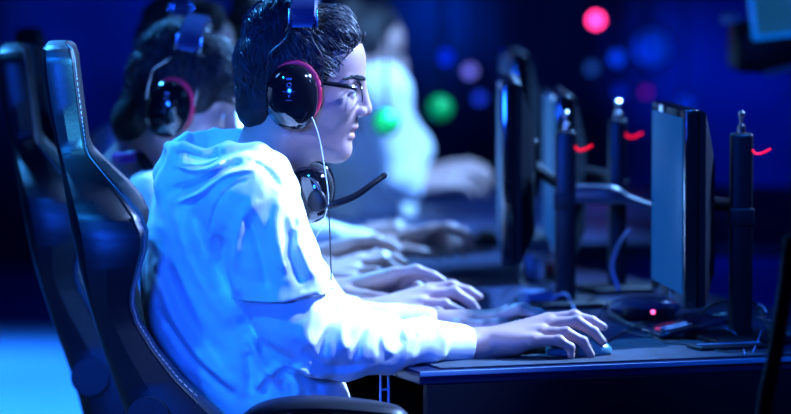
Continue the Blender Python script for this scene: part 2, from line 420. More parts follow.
        folds = [  # polylines in the side plane: (points, width, height)
            ([(252, 176), (232, 186), (218, 204), (210, 232)], .0030, -.0035),
            ([(262, 190), (240, 225), (232, 270), (238, 300)], .010, .006), ([(282, 190), (278, 230), (290, 275)], .009, .007),
            ([(300, 205), (302, 245), (318, 280)], .008, .006), ([(225, 232), (216, 265), (222, 300)], .012, -.008),
            ([(245, 200), (262, 250), (270, 290)], .008, -.006), ([(295, 225), (290, 255), (305, 285)], .006, -.005),
            ([(175, 200), (185, 250), (215, 300), (240, 330)], .013, .007), ([(158, 225), (168, 280), (195, 330), (230, 372)], .013, -.007),
            ([(190, 205), (205, 255), (235, 300)], .010, -.007), ([(155, 270), (172, 320), (205, 365), (240, 392)], .010, .007),
            ([(158, 315), (190, 358), (232, 395)], .007, -.006), ([(240, 312), (262, 345), (300, 372)], .010, -.009),
            ([(248, 330), (262, 365), (285, 385)], .008, .007), ([(262, 352), (300, 380), (335, 388)], .006, -.006), ([(250, 392), (285, 366), (325, 384)], .006, .007),
            ([(268, 372), (262, 398)], .006, -.006), ([(290, 372), (302, 398)], .006, .005), ([(312, 374), (318, 398)], .006, -.005), ([(248, 350), (252, 398)], .008, -.006),
            ([(322, 302), (306, 325), (312, 350)], .010, .005), ([(338, 306), (325, 330), (320, 358)], .007, -.005), ([(352, 308), (342, 335), (350, 352)], .008, .004),
            ([(372, 315), (360, 340), (352, 366)], .006, -.005), ([(392, 318), (384, 345), (396, 362)], .007, .0035), ([(410, 320), (400, 335), (402, 352)], .005, -.004),
            ([(426, 322), (418, 345)], .005, .003), ([(441, 325), (434, 346)], .004, -.003), ([(300, 345), (330, 368), (370, 366)], .008, -.005),
            ([(173, 168), (190, 171), (209, 168), (228, 158)], .004, .006), ([(166, 196), (195, 186), (222, 170), (246, 160)], .006, -.007), ([(180, 158), (205, 162), (222, 154)], .004, -.004), ([(172, 206), (200, 192), (228, 172), (262, 166)], .004, .006), ([(250, 160), (268, 170), (282, 188)], .004, -.004), ([(212, 152), (218, 160)], .003, -.004),
            ([(288, 208), (300, 250)], .006, .004), ([(246, 307), (285, 300), (326, 289)], .0025, -.0015)]
        FL = []
        for pts, w, h in folds:
            q = [W(x, y, -.1) for x, y in pts]; q = [(p[0], p[2]) for p in spline(q, 5)]; FL.append((np.array(q), w, h))
        def post(P, D):
            m = np.abs(D) < .022
            if not m.any(): return D
            X = P[m]; d = np.zeros(len(X)); xz = X[:, [0, 2]]
            msk = np.clip((.10 - X[:, 1]) / .06, 0, 1)
            for q, w, h in FL:
                lo = q.min(0) - 3 * w; hi = q.max(0) + 3 * w; s_ = ((xz > lo) & (xz < hi)).all(1) & (msk > 0)
                if not s_.any(): continue
                A = q[:-1]; Bq = q[1:] - A; Z = xz[s_]; best = np.full(len(Z), 9.)
                tt = np.zeros(len(Z))
                for i in range(len(A)):
                    t = np.clip(((Z - A[i]) @ Bq[i]) / (Bq[i] @ Bq[i] + 1e-12), 0, 1); dd = np.linalg.norm(Z - A[i] - t[:, None] * Bq[i], axis=1)
                    u = dd < best; best = np.where(u, dd, best); tt = np.where(u, (i + t) / len(A), tt)
                d[s_] += -h * 1.5 * np.exp(-(best / w) ** 2) * np.clip(np.sin(PI * np.clip(tt, .04, .96)) * 2.2, 0, 1) * msk[s_]
            d += fold_noise(X, 75, 21, np.array([1, .5, .7])) * .0026 + fold_noise(X, 170, 5, np.array([1, .5, .6])) * .0012
            out = D.copy(); cuff = np.clip((W(452, 343, .1)[0] - X[:, 0]) / .01, .12, 1)
            out[m] = D[m] + d * cuff; return out
        S.post = post
    else:
        S.ell(J['chest'] - V((0, 0, .01)), (.100, .175, .12), .02); S.ell(J['belly'], (.12, .165, .14), .06); S.ell(J['hip'] + V((0, 0, .04)), (.125, .165, .11), .05)
        S.cone(J['shR'], J['shL'], .062, .062, .05)
        S.cone(nb + V((-.01, 0, -.01)), nb + V((-.02, 0, -.07)), .062, .08, .03)
        for s in ('R', 'L'):
            m1 = J['el' + s] * .55 + J['wr' + s] * .45; end = J['el' + s] * .1 + J['wr' + s] * .9
            S.chain([J['sh' + s], J['el' + s], m1, end], [.062, .052, .043, .030], .03)
        top = hf.p(hp(276, 140, 0)); S.cone(top, nb, .054, .050, .006, -1)
        def post(P, D):
            m = np.abs(D) < .02
            if not m.any(): return D
            out = D.copy(); out[m] = D[m] + fold_noise(P[m], 70, seed + 31, np.array([1, .5, .7])) * .005 + fold_noise(P[m], 160, seed + 5) * .0015; return out
        S.post = post
    sh, _, _ = mesh_obj(S, vox[1], 'hooded_shirt' if near else 'shirt', SHIRT, root)
    if legs:
        S = SDF(); hip = J['hip']; S.ell(hip + V((0, 0, -.04)), (.12, .165, .10), .03)
        for s in (-1, 1):
            kn = hip + V((.40, s * .11, -.03)); kn[2] = .52; an = V((kn[0] + .06, kn[1], .10))
            S.cone(hip + V((.03, s * .09, -.04)), kn, .088, .066, .03); S.cone(kn, an, .064, .045, .02)
        mesh_obj(S, .007, 'trousers', TROUS, root)
        for s in (-1, 1):
            kn = hip + V((.40, s * .11, -.03)); b = SDF(); b.cone((kn[0] + .06, kn[1], .07), (kn[0] + .07, kn[1], .045), .04, .04, .02); b.cone((kn[0] + .03, kn[1], .045), (kn[0] + .24, kn[1], .038), .042, .034, .02)
            b.func(lambda P: P[..., 2] - .004, (-9, -9, -9), (9, 9, .004), .002, -1)
            mesh_obj(b, .006, 'shoe', MATTE, root)
    return root
def bigheadset(fr, label, group, emblem=True):
    """closed over-ear cups with steel wires up to a padded band"""
    root = empty('headset', fr.p(hp(296, 94, 0)), label, 'headphones', group)
    k = fr.k; R = fr.R
    for s in (-1, 1):
        b = MB(); c = fr.p(hp(295.5, 94, s * .092)); b.ell(c, np.array([.0395, .030, .0495]) * k, R, 40, 24, .92); cup = b.build('ear_cup', GLOSS, root)
        MB().torus(fr.p(hp(298.4, 90.8, s * .084)), .0362 * k, .0462 * k, .0042 * k, R).build('cushion_ring', RED, root)
        MB().torus(fr.p(hp(297, 93, s * .076)), .031 * k, .041 * k, .010 * k, R).build('ear_cushion', FOAM, root)
        if emblem:
            # small printed emblem: a bar, a ring, two lines
            for nm, bb in (('emblem', None),):
                b = MB()
                yy = s * .1205
                b.box(fr.p(hp(293.5, 75.5, yy)), (.008 * k, .0008, .0030 * k), R); b.torus(fr.p(hp(293.5, 81.5, s * .1218)), .0030 * k, .0030 * k, .0006 * k, R, 20, 6)
                b.box(fr.p(hp(293.5, 88, s * .123)), (.018 * k, .0008, .0006 * k), R); b.box(fr.p(hp(293.5, 92.5, s * .123)), (.002 * k, .0008, .003 * k), R); b.box(fr.p(hp(293.5, 96.5, s * .1225)), (.010 * k, .0008, .0006 * k), R)
                b.build('emblem', mat('printed emblem', (.10, .14, .30), .4), cup)
        for sx in (0, 1):
            pts = [(293, 22, .102), (290, 36, .107), (274, 51, .111), (271, 66, .112), (270.5, 86, .108)] if sx == 0 else [(317, 22, .102), (315.5, 36, .107), (325.5, 53, .110), (326, 66, .111), (325, 84, .106)]
            MB().tube(spline([fr.p(hp(a, b_, s * y)) for a, b_, y in pts], 4), .0013 * k, 8).build('wire_arm', STEEL, root)
    arc = [fr.p(np.array([(304.5 - 300) / 660, .088 * math.cos(a) if True else 0, .0905 + .036 * (math.sin(a) - .0) - .0])) for a in np.linspace(0, PI, 30)]
    # padded band: flat strap swept over the crown
    vs = []; fs = []; n = 40; hw = .0205
    for i in range(n + 1):
        a = .06 + (PI - .12) * i / n; ca, sa = math.cos(a), math.sin(a)
        o = np.array([.010, .094 * ca, .079 + .058 * sa]); nr = np.array([0, ca, sa])
        for dx, dn in ((-hw, 0), (-hw * .8, .006), (hw * .8, .006), (hw, 0), (hw * .8, -.005), (-hw * .8, -.005)): vs.append(fr.p(o + np.array([dx, 0, 0]) + nr * dn))
    for i in range(n):
        for j in range(6): fs.append((i * 6 + j, i * 6 + (j + 1) % 6, (i + 1) * 6 + (j + 1) % 6, (i + 1) * 6 + j))
    fs += [tuple(range(6))[::-1], tuple(n * 6 + j for j in range(6))]
    MB().add(vs, fs).build('headband', mat('blue black vinyl', (.03, .05, .14), .25, coat=.4), root)
    for s in (-1, 1):
        for dx in (-.021, .0215): MB().box(fr.p(np.array([.010 + dx, s * .0965, .096])), np.array([.0035, .010, .030]) * k, R, .001).build('band_clip', STEEL, root)
    return root
def neckheadset(fr, label, group, boom=True, band=GLOSS):
    root = empty('neck_headset', fr.p(hp(300, 190, 0)), label, 'headphones', group); k = fr.k; R = fr.R
    for s in (-1, 1):
        c = hp(311, 192, s * .066); Rr = R @ rotz(s * .35)
        MB().ell(fr.p(c), np.array([.034, .022, .043]) * k, Rr, 32, 20, .85).build('ear_cup', GLOSS, root)
        MB().torus(fr.p(c + np.array([0, s * .016, 0])), .019 * k, .026 * k, .0035 * k, Rr).build('cup_ring', mat('dark grey plastic', (.03, .03, .04), .25), root)
        MB().ell(fr.p(hp(319, 197, s * .088)), np.array([.016, .008, .018]) * k, Rr, 20, 12).build('hub', MATTE, root)
        MB().torus(fr.p(c - np.array([0.0, s * .018, 0])), .024 * k, .032 * k, .010 * k, Rr).build('ear_cushion', FOAM, root)
        MB().tube(spline([fr.p(hp(a, b, s * y)) for a, b, y in ((300, 186, .080), (291, 172, .086), (283, 162, .086), (271, 152, .082))], 5), .010 * k, 8).build('yoke', MATTE, root)
    MB().tube(spline([fr.p(hp(a, b, y)) for a, b, y in ((271, 152, -.082), (256, 158, -.070), (243, 162, -.035), (240, 163, 0), (243, 162, .035), (256, 158, .070), (271, 152, .082))], 6), .0105 * k, 10).build('headband', band, root)
    if boom:
        pts = spline([fr.p(hp(*q)) for q in ((325, 203, -.086), (340, 199, -.088), (358, 192, -.080), (374, 181, -.068), (385, 173.5, -.056))], 6)
        MB().tube(pts, [(.0062 - .0022 * i / len(pts)) * k for i in range(len(pts))], 10).build('microphone_boom', MATTE, root)
        MB().ell(pts[-1], np.array([.0062, .005, .0048]) * k, R @ roty(-.7), 12, 8).build('microphone', FOAM, root)
    return root
# head frames
HF1 = Frame(W(300, 80, .08), rotz(-.03), 1.013)
J1 = dict(hip=W(262, 470, .08), belly=W(248, 350, .08), chest=W(222, 240, .08), shR=W(250, 208, -.085), shL=W(240, 200, .26), elR=W(308, 336, -.055), elL=W(330, 330, .32))
nearR = {n: [W(*q) for q in v] for n, v in dict(
    index=[(548, 320, .165), (574, 316, .17), (592, 321, .17), (603.5, 327, .168)], middle=[(549, 325.5, .15), (577, 322, .15), (594, 332, .15), (602.5, 341.5, .148)],
    ring=[(541, 333, .125), (566, 333, .125), (583, 341.5, .125), (591, 354.5, .123)], pinky=[(533, 341, .105), (559, 340.5, .105), (570.5, 347.5, .104), (571, 356, .103)],
    thumb=[(497, 344, .165), (520, 344, .19), (540, 346, .20), (560, 348, .205)]).items()}
nearR['wrist'] = W(480, 345, .13)
nearL = {n: [W(*q) for q in v] for n, v in dict(
    index=[(497, 319, .305), (519, 310, .305), (535, 315, .305), (546, 323, .305)], middle=[(499, 317, .327), (523, 309, .327), (539, 313.5, .327), (552, 321, .327)],
    ring=[(496, 316, .348), (518, 309, .348), (533, 313, .348), (543, 320, .348)], pinky=[(490, 316, .368), (508, 310, .37), (520, 313, .37), (529, 319, .37)],
    thumb=[(462, 328, .30), (484, 327, .285), (499, 325, .28), (511, 328, .28)]).items()}
nearL['wrist'] = W(440, 327, .33)
P1 = seated_person('young man in white hooded shirt and glasses, hand on mouse, closest person', J1, HF1, [nearR, nearL], (.0020, .0026), near=True, strands=2600)
bigheadset(HF1, 'black domed ear cups with red ring on the head of the man in glasses', None)
neckheadset(HF1, 'black headset with a microphone boom hanging round the neck of the man in glasses', None)
# eyeglasses
g = empty('eyeglasses', HF1.p(hp(356, 88, 0)), 'dark rimmed eyeglasses on the face of the nearest man', 'glasses')
GF = mat('dark glasses frame', (.008, .008, .012), .2)
LENS = bpy.data.materials.new('clear lens'); LENS.use_nodes = True; _n = LENS.node_tree; _n.nodes.remove(_n.nodes['Principled BSDF'])
_t = _n.nodes.new('ShaderNodeBsdfTransparent'); _t.inputs[0].default_value = (.9, .95, 1, 1); _g = _n.nodes.new('ShaderNodeBsdfGlossy'); _g.inputs['Roughness'].default_value = .03
_m = _n.nodes.new('ShaderNodeMixShader'); _m.inputs[0].default_value = .08; _n.links.new(_t.outputs[0], _m.inputs[1]); _n.links.new(_g.outputs[0], _m.inputs[2]); _n.links.new(_m.outputs[0], _n.nodes['Material Output'].inputs[0])
for s in (-1, 1):
    Rg = HF1.R @ rotz(-PI / 2 + s * -.22) @ rotx(.10)
    c = HF1.p(hp(359.8, 91.5, s * .033)); ring = []
    for i in range(33):
        a = 2 * PI * i / 32; ca, sa = math.cos(a), math.sin(a)
        ring.append(c + Rg @ np.array([.0265 * math.copysign(abs(ca) ** .75, ca), 0, .0165 * math.copysign(abs(sa) ** .75, sa)]))
    MB().tube(ring, .0011, 6, False).build('rim', mat('thin steel rim', (.25, .28, .35), .2, metal=.8), g)
    MB().tube(ring[1:16], .0019, 6).build('brow_bar', GF, g)
    MB().add([c] + ring[:-1], [(0, i + 1, (i + 1) % 32 + 1) for i in range(32)]).build('lens', LENS, g)
    pts = [HF1.p(hp(*q)) for q in ((357, 86.5, s * .0605), (351, 84.5, s * .070), (335, 82, s * .075), (315, 79, s * .079), (300, 79, s * .082), (288, 86, s * .080))]
    MB().tube(spline(pts, 4), [.0040] * 13 + [.0022] * 8, 6).build('temple_arm', GF, g)
MB().tube(spline([HF1.p(hp(*q)) for q in ((362, 88, -.010), (366, 86.5, 0), (362, 88, .010))], 4), .0014, 6).build('bridge', GF, g)
# earphone cable and headset cable
tag(MB().tube(spline([W(312, 117, -.04), W(317, 130, -.045), W(321, 146, -.05), W(325, 170, -.055), W(328, 190, -.06), W(328, 205, -.062), W(322, 225, -.05), W(313, 245, -.04), W(311, 262, -.03)], 5), .0007, 6).build('earphone_cable', WCABLE), 'thin white earphone cable running down from the ear cup over the chest', 'cable')
tag(MB().tube(spline([W(326, 196, -.066), W(329, 215, -.066), W(330, 240, -.07), W(331, 270, -.075), W(331, 288, -.085)], 5), .0013, 6).build('headset_cable', CABLE), 'thin black cable hanging from the neck headset in front of the white sleeve', 'cable')
# ---- second to fifth person
def pose(hx, hy, Y, el=(0, 0), handR=None, handL=None, k=1.0, yaw=0, lean=0, hk=1.0):
    fr = Frame(W(hx, hy, Y), rotz(yaw), hk); o = fr.o; V = np.array
    J = dict(chest=o + V((-.115 + lean, 0, -.235)), belly=o + V((-.085 + lean, 0, -.40)), hip=o + V((-.07 + lean, 0, -.56)), shR=o + V((-.085 + lean * .8, -.175, -.19)), shL=o + V((-.085 + lean * .8, .175, -.19)))
    return fr, J
def hand_frame(px, py, z=.745, yaw=0, mirror=False, k=1.0):
    o = G(px, py, z); R = rotz(yaw)
    if mirror: R = R @ np.diag([1, -1, 1])
    return Frame(o, R, k)
HF2, J2 = pose(180, 95, .86, lean=.068, yaw=-.06); HF2.R = HF2.R @ roty(.17)
h2 = [hand_frame(366, 331), hand_frame(335, 310, .765, -.1, True)]
J2['elR'] = (h2[0].o + np.array([-.24, -.02, .05])); J2['elL'] = h2[1].o + np.array([-.24, .05, .04])
seated_person('dark haired person in a white t-shirt beside the man in glasses, second in the row', J2, HF2, h2, (.0036, .005), style=1, strands=1200, seed=3)
bigheadset(HF2, 'black domed ear cups with a red ring worn by the second person in the row', None)
neckheadset(HF2, 'headset with a purple band round the neck of the second person in the row', None, False, mat('purple band', (.22, .02, .30), .35))
HF3, J3 = pose(184, 58, 1.75, yaw=-.1)
h3 = [hand_frame(303, 296), hand_frame(300, 276, .77, -.1, True)]
J3['elR'] = h3[0].o + np.array([-.25, -.03, .05]); J3['elL'] = h3[1].o + np.array([-.25, .05, .04])
seated_person('person behind the second player whose forehead shows beside the headset wire', J3, HF3, h3, (.006, .007), strands=120, seed=5, legs=False)
bigheadset(HF3, 'black headset on the half hidden third player in the row', None, False)
HF4, J4 = pose(268, 46, 2.5)
h4 = [hand_frame(322, 262, .75), hand_frame(378, 262, .76, -.1, True)]
J4['elR'] = h4[0].o + np.array([-.25, -.03, .06]); J4['elL'] = h4[1].o + np.array([-.25, .05, .06])
seated_person('blurred player in pale sleeves hidden behind the head of the man in glasses', J4, HF4, h4, (.006, .007), strands=100, seed=6, legs=False)
HF5, J5 = pose(362, 52, 3.3, lean=.1)
J5['elR'] = W(402, 178, 3.1); J5['elL'] = W(410, 150, 3.5); J5['shR'] = W(383, 92, 3.1); J5['shL'] = W(370, 92, 3.5)
h5 = [Frame(W(412, 200, 3.1), rotz(0)), Frame(W(408, 192, 3.45), rotz(.2) @ np.diag([1, -1, 1]))]
seated_person('far blurred player with arm bent forward, seen right of the glasses', J5, HF5, h5, (.006, .007), strands=100, seed=8, legs=False)
# ------------------------------------------------------------------ gaming chairs
def px2(px, py): p = W(px, py, -.17); return p[0], p[2]
ROWS = [(46.5, 57, 66, .06), (48, 50, 73, .10), (52, 46.5, 78, .122), (62, 46, 81, .135), (80, 47.5, 83, .138), (120, 53, 88, .140), (150, 58, 92, .145), (160, 60, 96, .155), (172, 62, 107, .175), (186, 64, 121, .21), (200, 66, 135, .24), (216, 69, 148, .262), (232, 72, 155, .27), (250, 76, 154, .272), (270, 80, 148, .27), (290, 85, 142, .265), (305, 89, 141, .26), (322, 94, 146, .255), (350, 103, 164, .255), (380, 113, 189, .255), (414, 125, 226, .255), (450, 136, 240, .255), (520, 152, 236, .25), (570, 165, 232, .24)]
CY = .07
def make_chair(label, group):
    root = empty('gaming_chair', (W(150, 414, CY)[0] + .12, CY, 0), label, 'chair', group)
    rows = []
    for i in range(len(ROWS) - 1):
        for t in np.linspace(0, 1, 3, endpoint=False): rows.append(tuple(ROWS[i][j] * (1 - t) + ROWS[i + 1][j] * t for j in range(4)))
    rows.append(ROWS[-1]); n = 44; vs = []; front = []
    for py, xb, xf, w in rows:
        xf = xf - 4; xb = xb - 5 * np.clip((200 - py) / 100, 0, 1)
        b, z = px2(xb, py); f, _ = px2(xf, py); f = max(f, b + .02); th = f - b
        head = np.clip((165 - py) / 40, 0, 1); cdepth = th * (.86 * head + (1 - head) * (.42 if py < 400 else .5)); ring = []
        for k in range(n):
            u = -1 + 2 * k / (n - 1); y = w * u; au = abs(u); s = np.clip((au - .50) / .22, 0, 1); s = s * s * (3 - 2 * s)
            x = b + cdepth + (th - cdepth) * s; mid = b + th * .45; rnd = (1 - au ** 10) ** (1 / 4) if au < 1 else 0
            ring.append((mid + (x - mid) * rnd, CY + y, z))
        front.append(ring); mid = b + th * .45
        back = [(mid - (mid - b) * ((1 - abs(u) ** 8) ** (1 / 3) if abs(u) < 1 else 0), CY + w * u, z) for u in np.linspace(1, -1, n)][1:-1]
        vs += ring + back
    m = 2 * n - 2; fs = [(i * m + k, i * m + (k + 1) % m, (i + 1) * m + (k + 1) % m, (i + 1) * m + k) for i in range(len(rows) - 1) for k in range(m)]
    fs = [f[::-1] for f in fs]; fs += [tuple(range(m)), tuple((len(rows) - 1) * m + k for k in range(m))[::-1]]
    MB().add(vs, fs).build('backrest', LEATHER, root)
    # seams: piping and dashed stitches along both side bolsters
    for s in (0, 1):
        b = MB(); st = MB()
        for uu, r in ((.985, .0012), (.93, .0010)):
            k0 = (1 - uu) / 2 * (n - 1); k = int(round(k0)); k = max(k, 1); kk = k if s == 0 else n - 1 - k
            line = [np.array(rg[kk]) for rg in front[3:60]]
            if uu == .985: b.tube(line, r, 5)
            else:
                L = spline(line, 7)
                for i in range(0, len(L) - 3, 3): st.tube([L[i] + np.array([.0006, 0, 0]), L[i + 2] * .8 + L[i + 1] * .2 + np.array([.0006, 0, 0])], .0008, 4)
        b.build('piping', LEATHER, root); o = st.build('stitching', STITCH, root); o['label'] = 'pale stitching'
    # row of side stitches seen on the near bolster
    c = px2(143, 402)
    for s in (-1, 1):
        MB().lathe((c[0] + .01, CY + s * .262, c[1] - .02), [(.001, .014), (.024, .013), (.030, .006), (.032, 0), (.032, -.01)], 24, rotx(-s * -PI / 2) if s < 0 else rotx(-PI / 2)).build('hinge_cover', LEATHER, root)
    sx, sz = px2(165, 565)
    MB().box((sx + .26, CY, .47), (.52, .50, .11), None, .045).build('seat', LEATHER, root)
    for s in (-1, 1): MB().box((sx + .27, CY + s * .235, .49), (.50, .09, .13), None, .04).build('seat_bolster', LEATHER, root)
    for s in (-1, 1):
        P = [W(x, y, CY - .33) for x, y in ((236, 413), (258, 402), (289, 397), (331, 397), (387, 403), (406, 408))]; ys = CY + s * .33
        A = MB(); vs = []; fs = []; nn = 12; L = spline([(p[0], ys, p[2]) for p in P], 5)
        for i, p in enumerate(L):
            e = math.sin(PI * (i + .4) / (len(L) - .2)) ** .4
            for k in range(nn):
                a = 2 * PI * k / nn; vs.append(p + np.array([0, .045 * e * math.cos(a), .013 * e * math.sin(a) - .013]))
        for i in range(len(L) - 1):
            for k in range(nn): fs.append((i * nn + k, i * nn + (k + 1) % nn, (i + 1) * nn + (k + 1) % nn, (i + 1) * nn + k))
        fs += [tuple(range(nn))[::-1], tuple((len(L) - 1) * nn + k for k in range(nn))]
        arm = A.add(vs, fs).build('armrest', MATTE, root)
        q = P[3]; MB().box((q[0] - .03, ys, (q[2] + .47) / 2 - .02), (.06, .03, q[2] - .47), None, .008).build('armrest_post', MATTE, arm)
        MB().box((q[0] - .03, CY + s * .27, .44), (.08, .12, .02), None, .005).build('armrest_bracket', MATTE, arm)
    cx = sx + .27
    MB().lathe((cx, CY, .07), [(.03, 0), (.03, .18), (.018, .18), (.018, .30), (.09, .33), (.09, .35)], 20).build('gas_column', MATTE, root)
    for i in range(5):
        a = 2 * PI * i / 5 + .3; d = np.array([math.cos(a), math.sin(a), 0]); c0 = np.array([cx, CY, .11])
        leg = MB().tube([c0, c0 + d * .17 - np.array([0, 0, .015]), c0 + d * .31 - np.array([0, 0, .03])], [.028, .022, .016], 8).build('leg', MATTE, root)
        MB().torus(c0 + d * .31 - np.array([0, 0, .08]), .018, .018, .0115, rotz(a), 20, 8).build('caster', MATTE, leg)
    return root
def dup(root, label, off, group=None, rz=.06):
    r = root.copy(); COL.objects.link(r); r['label'] = label; r.location = Vector(root.location) + Vector(off); r.rotation_euler = (0, 0, rz)
    for ch in list(root.children):
        c = ch.copy(); COL.objects.link(c); c.parent = r
        for g_ in ch.children: d = g_.copy(); COL.objects.link(d); d.parent = c
    return r
CG = 'black gaming chairs along the row of players'
ch1 = make_chair('black leather gaming chair of the nearest man in white, stitched bolster in sharp focus', CG)
ch1.rotation_euler = (0, 0, .06); ch1.location.x -= .017
def chair_off(px, Y, dz): a = W(62, 60, 0 - .17); b = W(px, 60, Y); return (b[0] - a[0], Y + .17, dz)
dup(ch1, 'leftmost blurred black gaming chair, second in the row', chair_off(14, .62, -.032), CG)
dup(ch1, 'far blurred gaming chair whose rounded top shows just above the nearest chair', chair_off(30, 1.5, -.03), CG)
# ------------------------------------------------------------------ desk
A0 = G(420, 372); B0 = G(791, 357); A0[2] = B0[2] = 0
u = (B0 - A0); u /= np.linalg.norm(u); v = np.array([-u[1], u[0], 0]); RU = np.array([u, v, [0, 0, 1]]).T
def D(a, b, z=.74): return A0 + u * a + v * b + np.array([0, 0, z])
d2 = empty('desk', (.52, 2.63, 0), 'dark desk further back under the blurred far hands and the far raised monitor', 'desk')
MB().box((.52, 2.63, .725), (1.46, .72, .03), None, .002).build('tabletop', DESKM, d2)
for x_, y_ in ((-.16, 2.32), (1.2, 2.32), (-.16, 2.94), (1.2, 2.94)): MB().box((x_, y_, .355), (.05, .05, .71), None, .003).build('leg', MATTE, d2)
d3 = empty('desk', (.65, 3.5, 0), 'farthest blurred desk beside the far player with the bent arm', 'desk')
MB().box((.65, 3.5, .725), (1.2, .95, .03), None, .002).build('tabletop', DESKM, d3)
for x_, y_ in ((.09, 3.08), (1.2, 3.08), (.09, 3.92), (1.2, 3.92)): MB().box((x_, y_, .355), (.05, .05, .71), None, .003).build('leg', MATTE, d3)
d4 = empty('desk', D(.57, 1.74, 0), 'short dark desk under the blurred monitor between the two middle poles', 'desk')
MB().box(D(.575, 1.73, .725), (.65, .63, .03), RU, .002).build('tabletop', DESKM, d4)
for a_, b_ in ((.29, 1.46), (.86, 1.46), (.29, 2.0), (.86, 2.0)): MB().box(D(a_, b_, .355), (.05, .05, .71), RU, .003).build('leg', MATTE, d4)
desk = empty('desk', D(.5, .9, 0), 'long dark desk of the nearest players, pale edge and dark end panel', 'desk')
MB().box(D(.45, .70, .730), (.90, 1.4, .02), RU, .002).build('tabletop', DESKM, desk)
MB().box(D(.45, -.001, .7365), (.90, .004, .0075), RU, .001).build('edge_trim', mat('pale edge trim', (.14, .25, .40), .35), desk)
MB().box(D(.455, .011, .360), (.885, .02, .72), RU, .001).build('end_panel', DESKP, desk)
MB().box(D(.45, 1.38, .355), (.86, .03, .71), RU, .001).build('end_panel', DESKP, desk)
MB().box(D(.86, .70, .40), (.02, 1.33, .60), RU, .001).build('back_panel', DESKP, desk)
fr_ = MB()
for a_ in (-.022, -.009): fr_.tube([D(a_, .12, .02), D(a_, .12, .728)], .0022, 6)
fr_.tube([D(-.022, .12, .700), D(-.009, .12, .700)], .002, 6)
rk = empty('metal_stand', D(-.02, .12, 0), 'thin pale metal stand under the desk corner below the sleeve', 'stand')
fr_.build('upright', mat('blue tinted metal', (.25, .4, .65), .3, metal=.3), rk); MB().box(D(-.015, .12, .011), (.14, .10, .02), RU, .003).build('foot_plate', STEEL, rk)
MB().box(D(-.014, .12, .731), (.026, .03, .006), RU, .001).build('bracket', mat('blue tinted metal', (.25, .4, .65), .3), rk)
mp = tag(MB().box(D(.34, .16, .7415), (.60, .28, .003), RU, .001).build('mouse_mat', mat('dark cloth mouse mat', (.015, .03, .05), .9, var=(40, .3))), 'wide dark cloth mouse mat under the nearest hand', 'mouse mat')
# mouse
def mouse(c, yaw, label, grp=None):
    r = empty('computer_mouse', c, label, 'mouse', grp); S = SDF(); R = rotz(yaw); p = lambda *q: c + R @ np.array(q)
    S.ell(p(0, 0, .006), (.052, .029, .022), .008, 1, R); S.ell(p(-.012, 0, .010), (.036, .028, .024), .01, 1, R)
    S.func(lambda P: P[..., 2] - c[2], (-9, -9, -9), (9, 9, c[2]), .002, -1)
    mesh_obj(S, .002, 'mouse_body', mat('teal grey mouse shell', (.06, .20, .24), .3), r)
    MB().box(p(.034, 0, .0225), (.018, .006, .010), R, .003).build('scroll_wheel', MATTE, r); return r
mouse(np.array([*W(579, 355, .165)[:2], .743]), 0.02, 'teal grey computer mouse under the nearest right hand')
# keyboard
def keyboard(c, yaw, label, grp=None):
    r = empty('keyboard', c, label, 'keyboard', grp); R = rotz(yaw); MB().box(c + np.array([0, 0, .009]), (.135, .36, .016), R, .004).build('keyboard_case', MATTE, r)
    k = MB()
    for i in range(5):
        for j in range(15): k.box(c + R @ np.array([-.046 + .023 * i, -.155 + .0222 * j, .020]), (.018, .0185, .008), R, .002)
    k.build('keycaps', mat('dark keycaps', (.02, .022, .03), .35), r)['kind'] = 'stuff'; return r
UA = math.atan2(u[1], u[0])
kc = W(520, 335, .36); keyboard(np.array([kc[0] + .01, .40, .74]), 0.05, 'dark keyboard under the nearest man\'s left hand', 'keyboards')
kc = G(420, 305); keyboard(np.array([kc[0], kc[1] + .18, .74]), .1, 'dark keyboard in front of the second player', 'keyboards')
# ------------------------------------------------------------------ monitors
def screen_mat(name, c1, st):
    return mat(name, (.004, .006, .012), .35, spec=.05, emit=(c1, st))
def monitor(near, far, zt, zb, label, smat, grp, thick=.045, armto=None):
    """near / far: screen edge points (x,y) at the camera side and the far side"""
    n = np.array([*near, 0.]); f = np.array([*far, 0.]); t = f - n; Wd = np.linalg.norm(t); t /= Wd; out = np.array([t[1], -t[0], 0]) # away from the player
    R = np.array([out, t, [0, 0, 1]]).T; c = (n + f) / 2; H = zt - zb; zc = (zt + zb) / 2
    r = empty('computer_monitor', c + np.array([0, 0, zb]), label, 'monitor', grp); p = lambda a, b, z: c + out * a + t * b + np.array([0, 0, z])
    MB().box(p(.012, 0, zc), (.022, Wd, H), R, .003).build('bezel', GLOSS, r)
    MB().box(p(-.0002, 0, zc + .004), (.002, Wd - .026, H - .036), R, .0005).build('screen', smat, r)
    b = MB(); prof = [(.022, 1, 1, 0), (.032, .985, .97, 0), (.045, .80, .72, -.01), (.055, .62, .55, -.02)]; vs = []
    for a, sw, sh, dz in prof:
        w2 = Wd / 2 * sw; h2 = H / 2 * sh; vs += [p(a * thick / .045, y, zc + dz + z) for y, z in ((-w2, -h2), (w2, -h2), (w2, h2), (-w2, h2))]
    fs = [(i * 4 + k, i * 4 + (k + 1) % 4, (i + 1) * 4 + (k + 1) % 4, (i + 1) * 4 + k) for i in range(3) for k in range(4)] + [(0, 1, 2, 3)[::-1], (12, 13, 14, 15)]
    b.add(vs, fs).build('rear_housing', MATTE, r, False)
    if armto is not None:
        a = p(.05 * thick / .045, 0, zc); MB().box(a + out * .006, (.012, .10, .10), R, .003).build('mount_plate', MATTE, r)
        MB().tube([a + out * .008, np.array(armto)], [.012, .011], 10).build('mount_arm', MATTE, r)
    return r
def zat(py, Y): return W(400, py, Y)[2]
def xat(px, Y): return W(px, 200, Y)[0]
MG = 'monitors along the row of players'
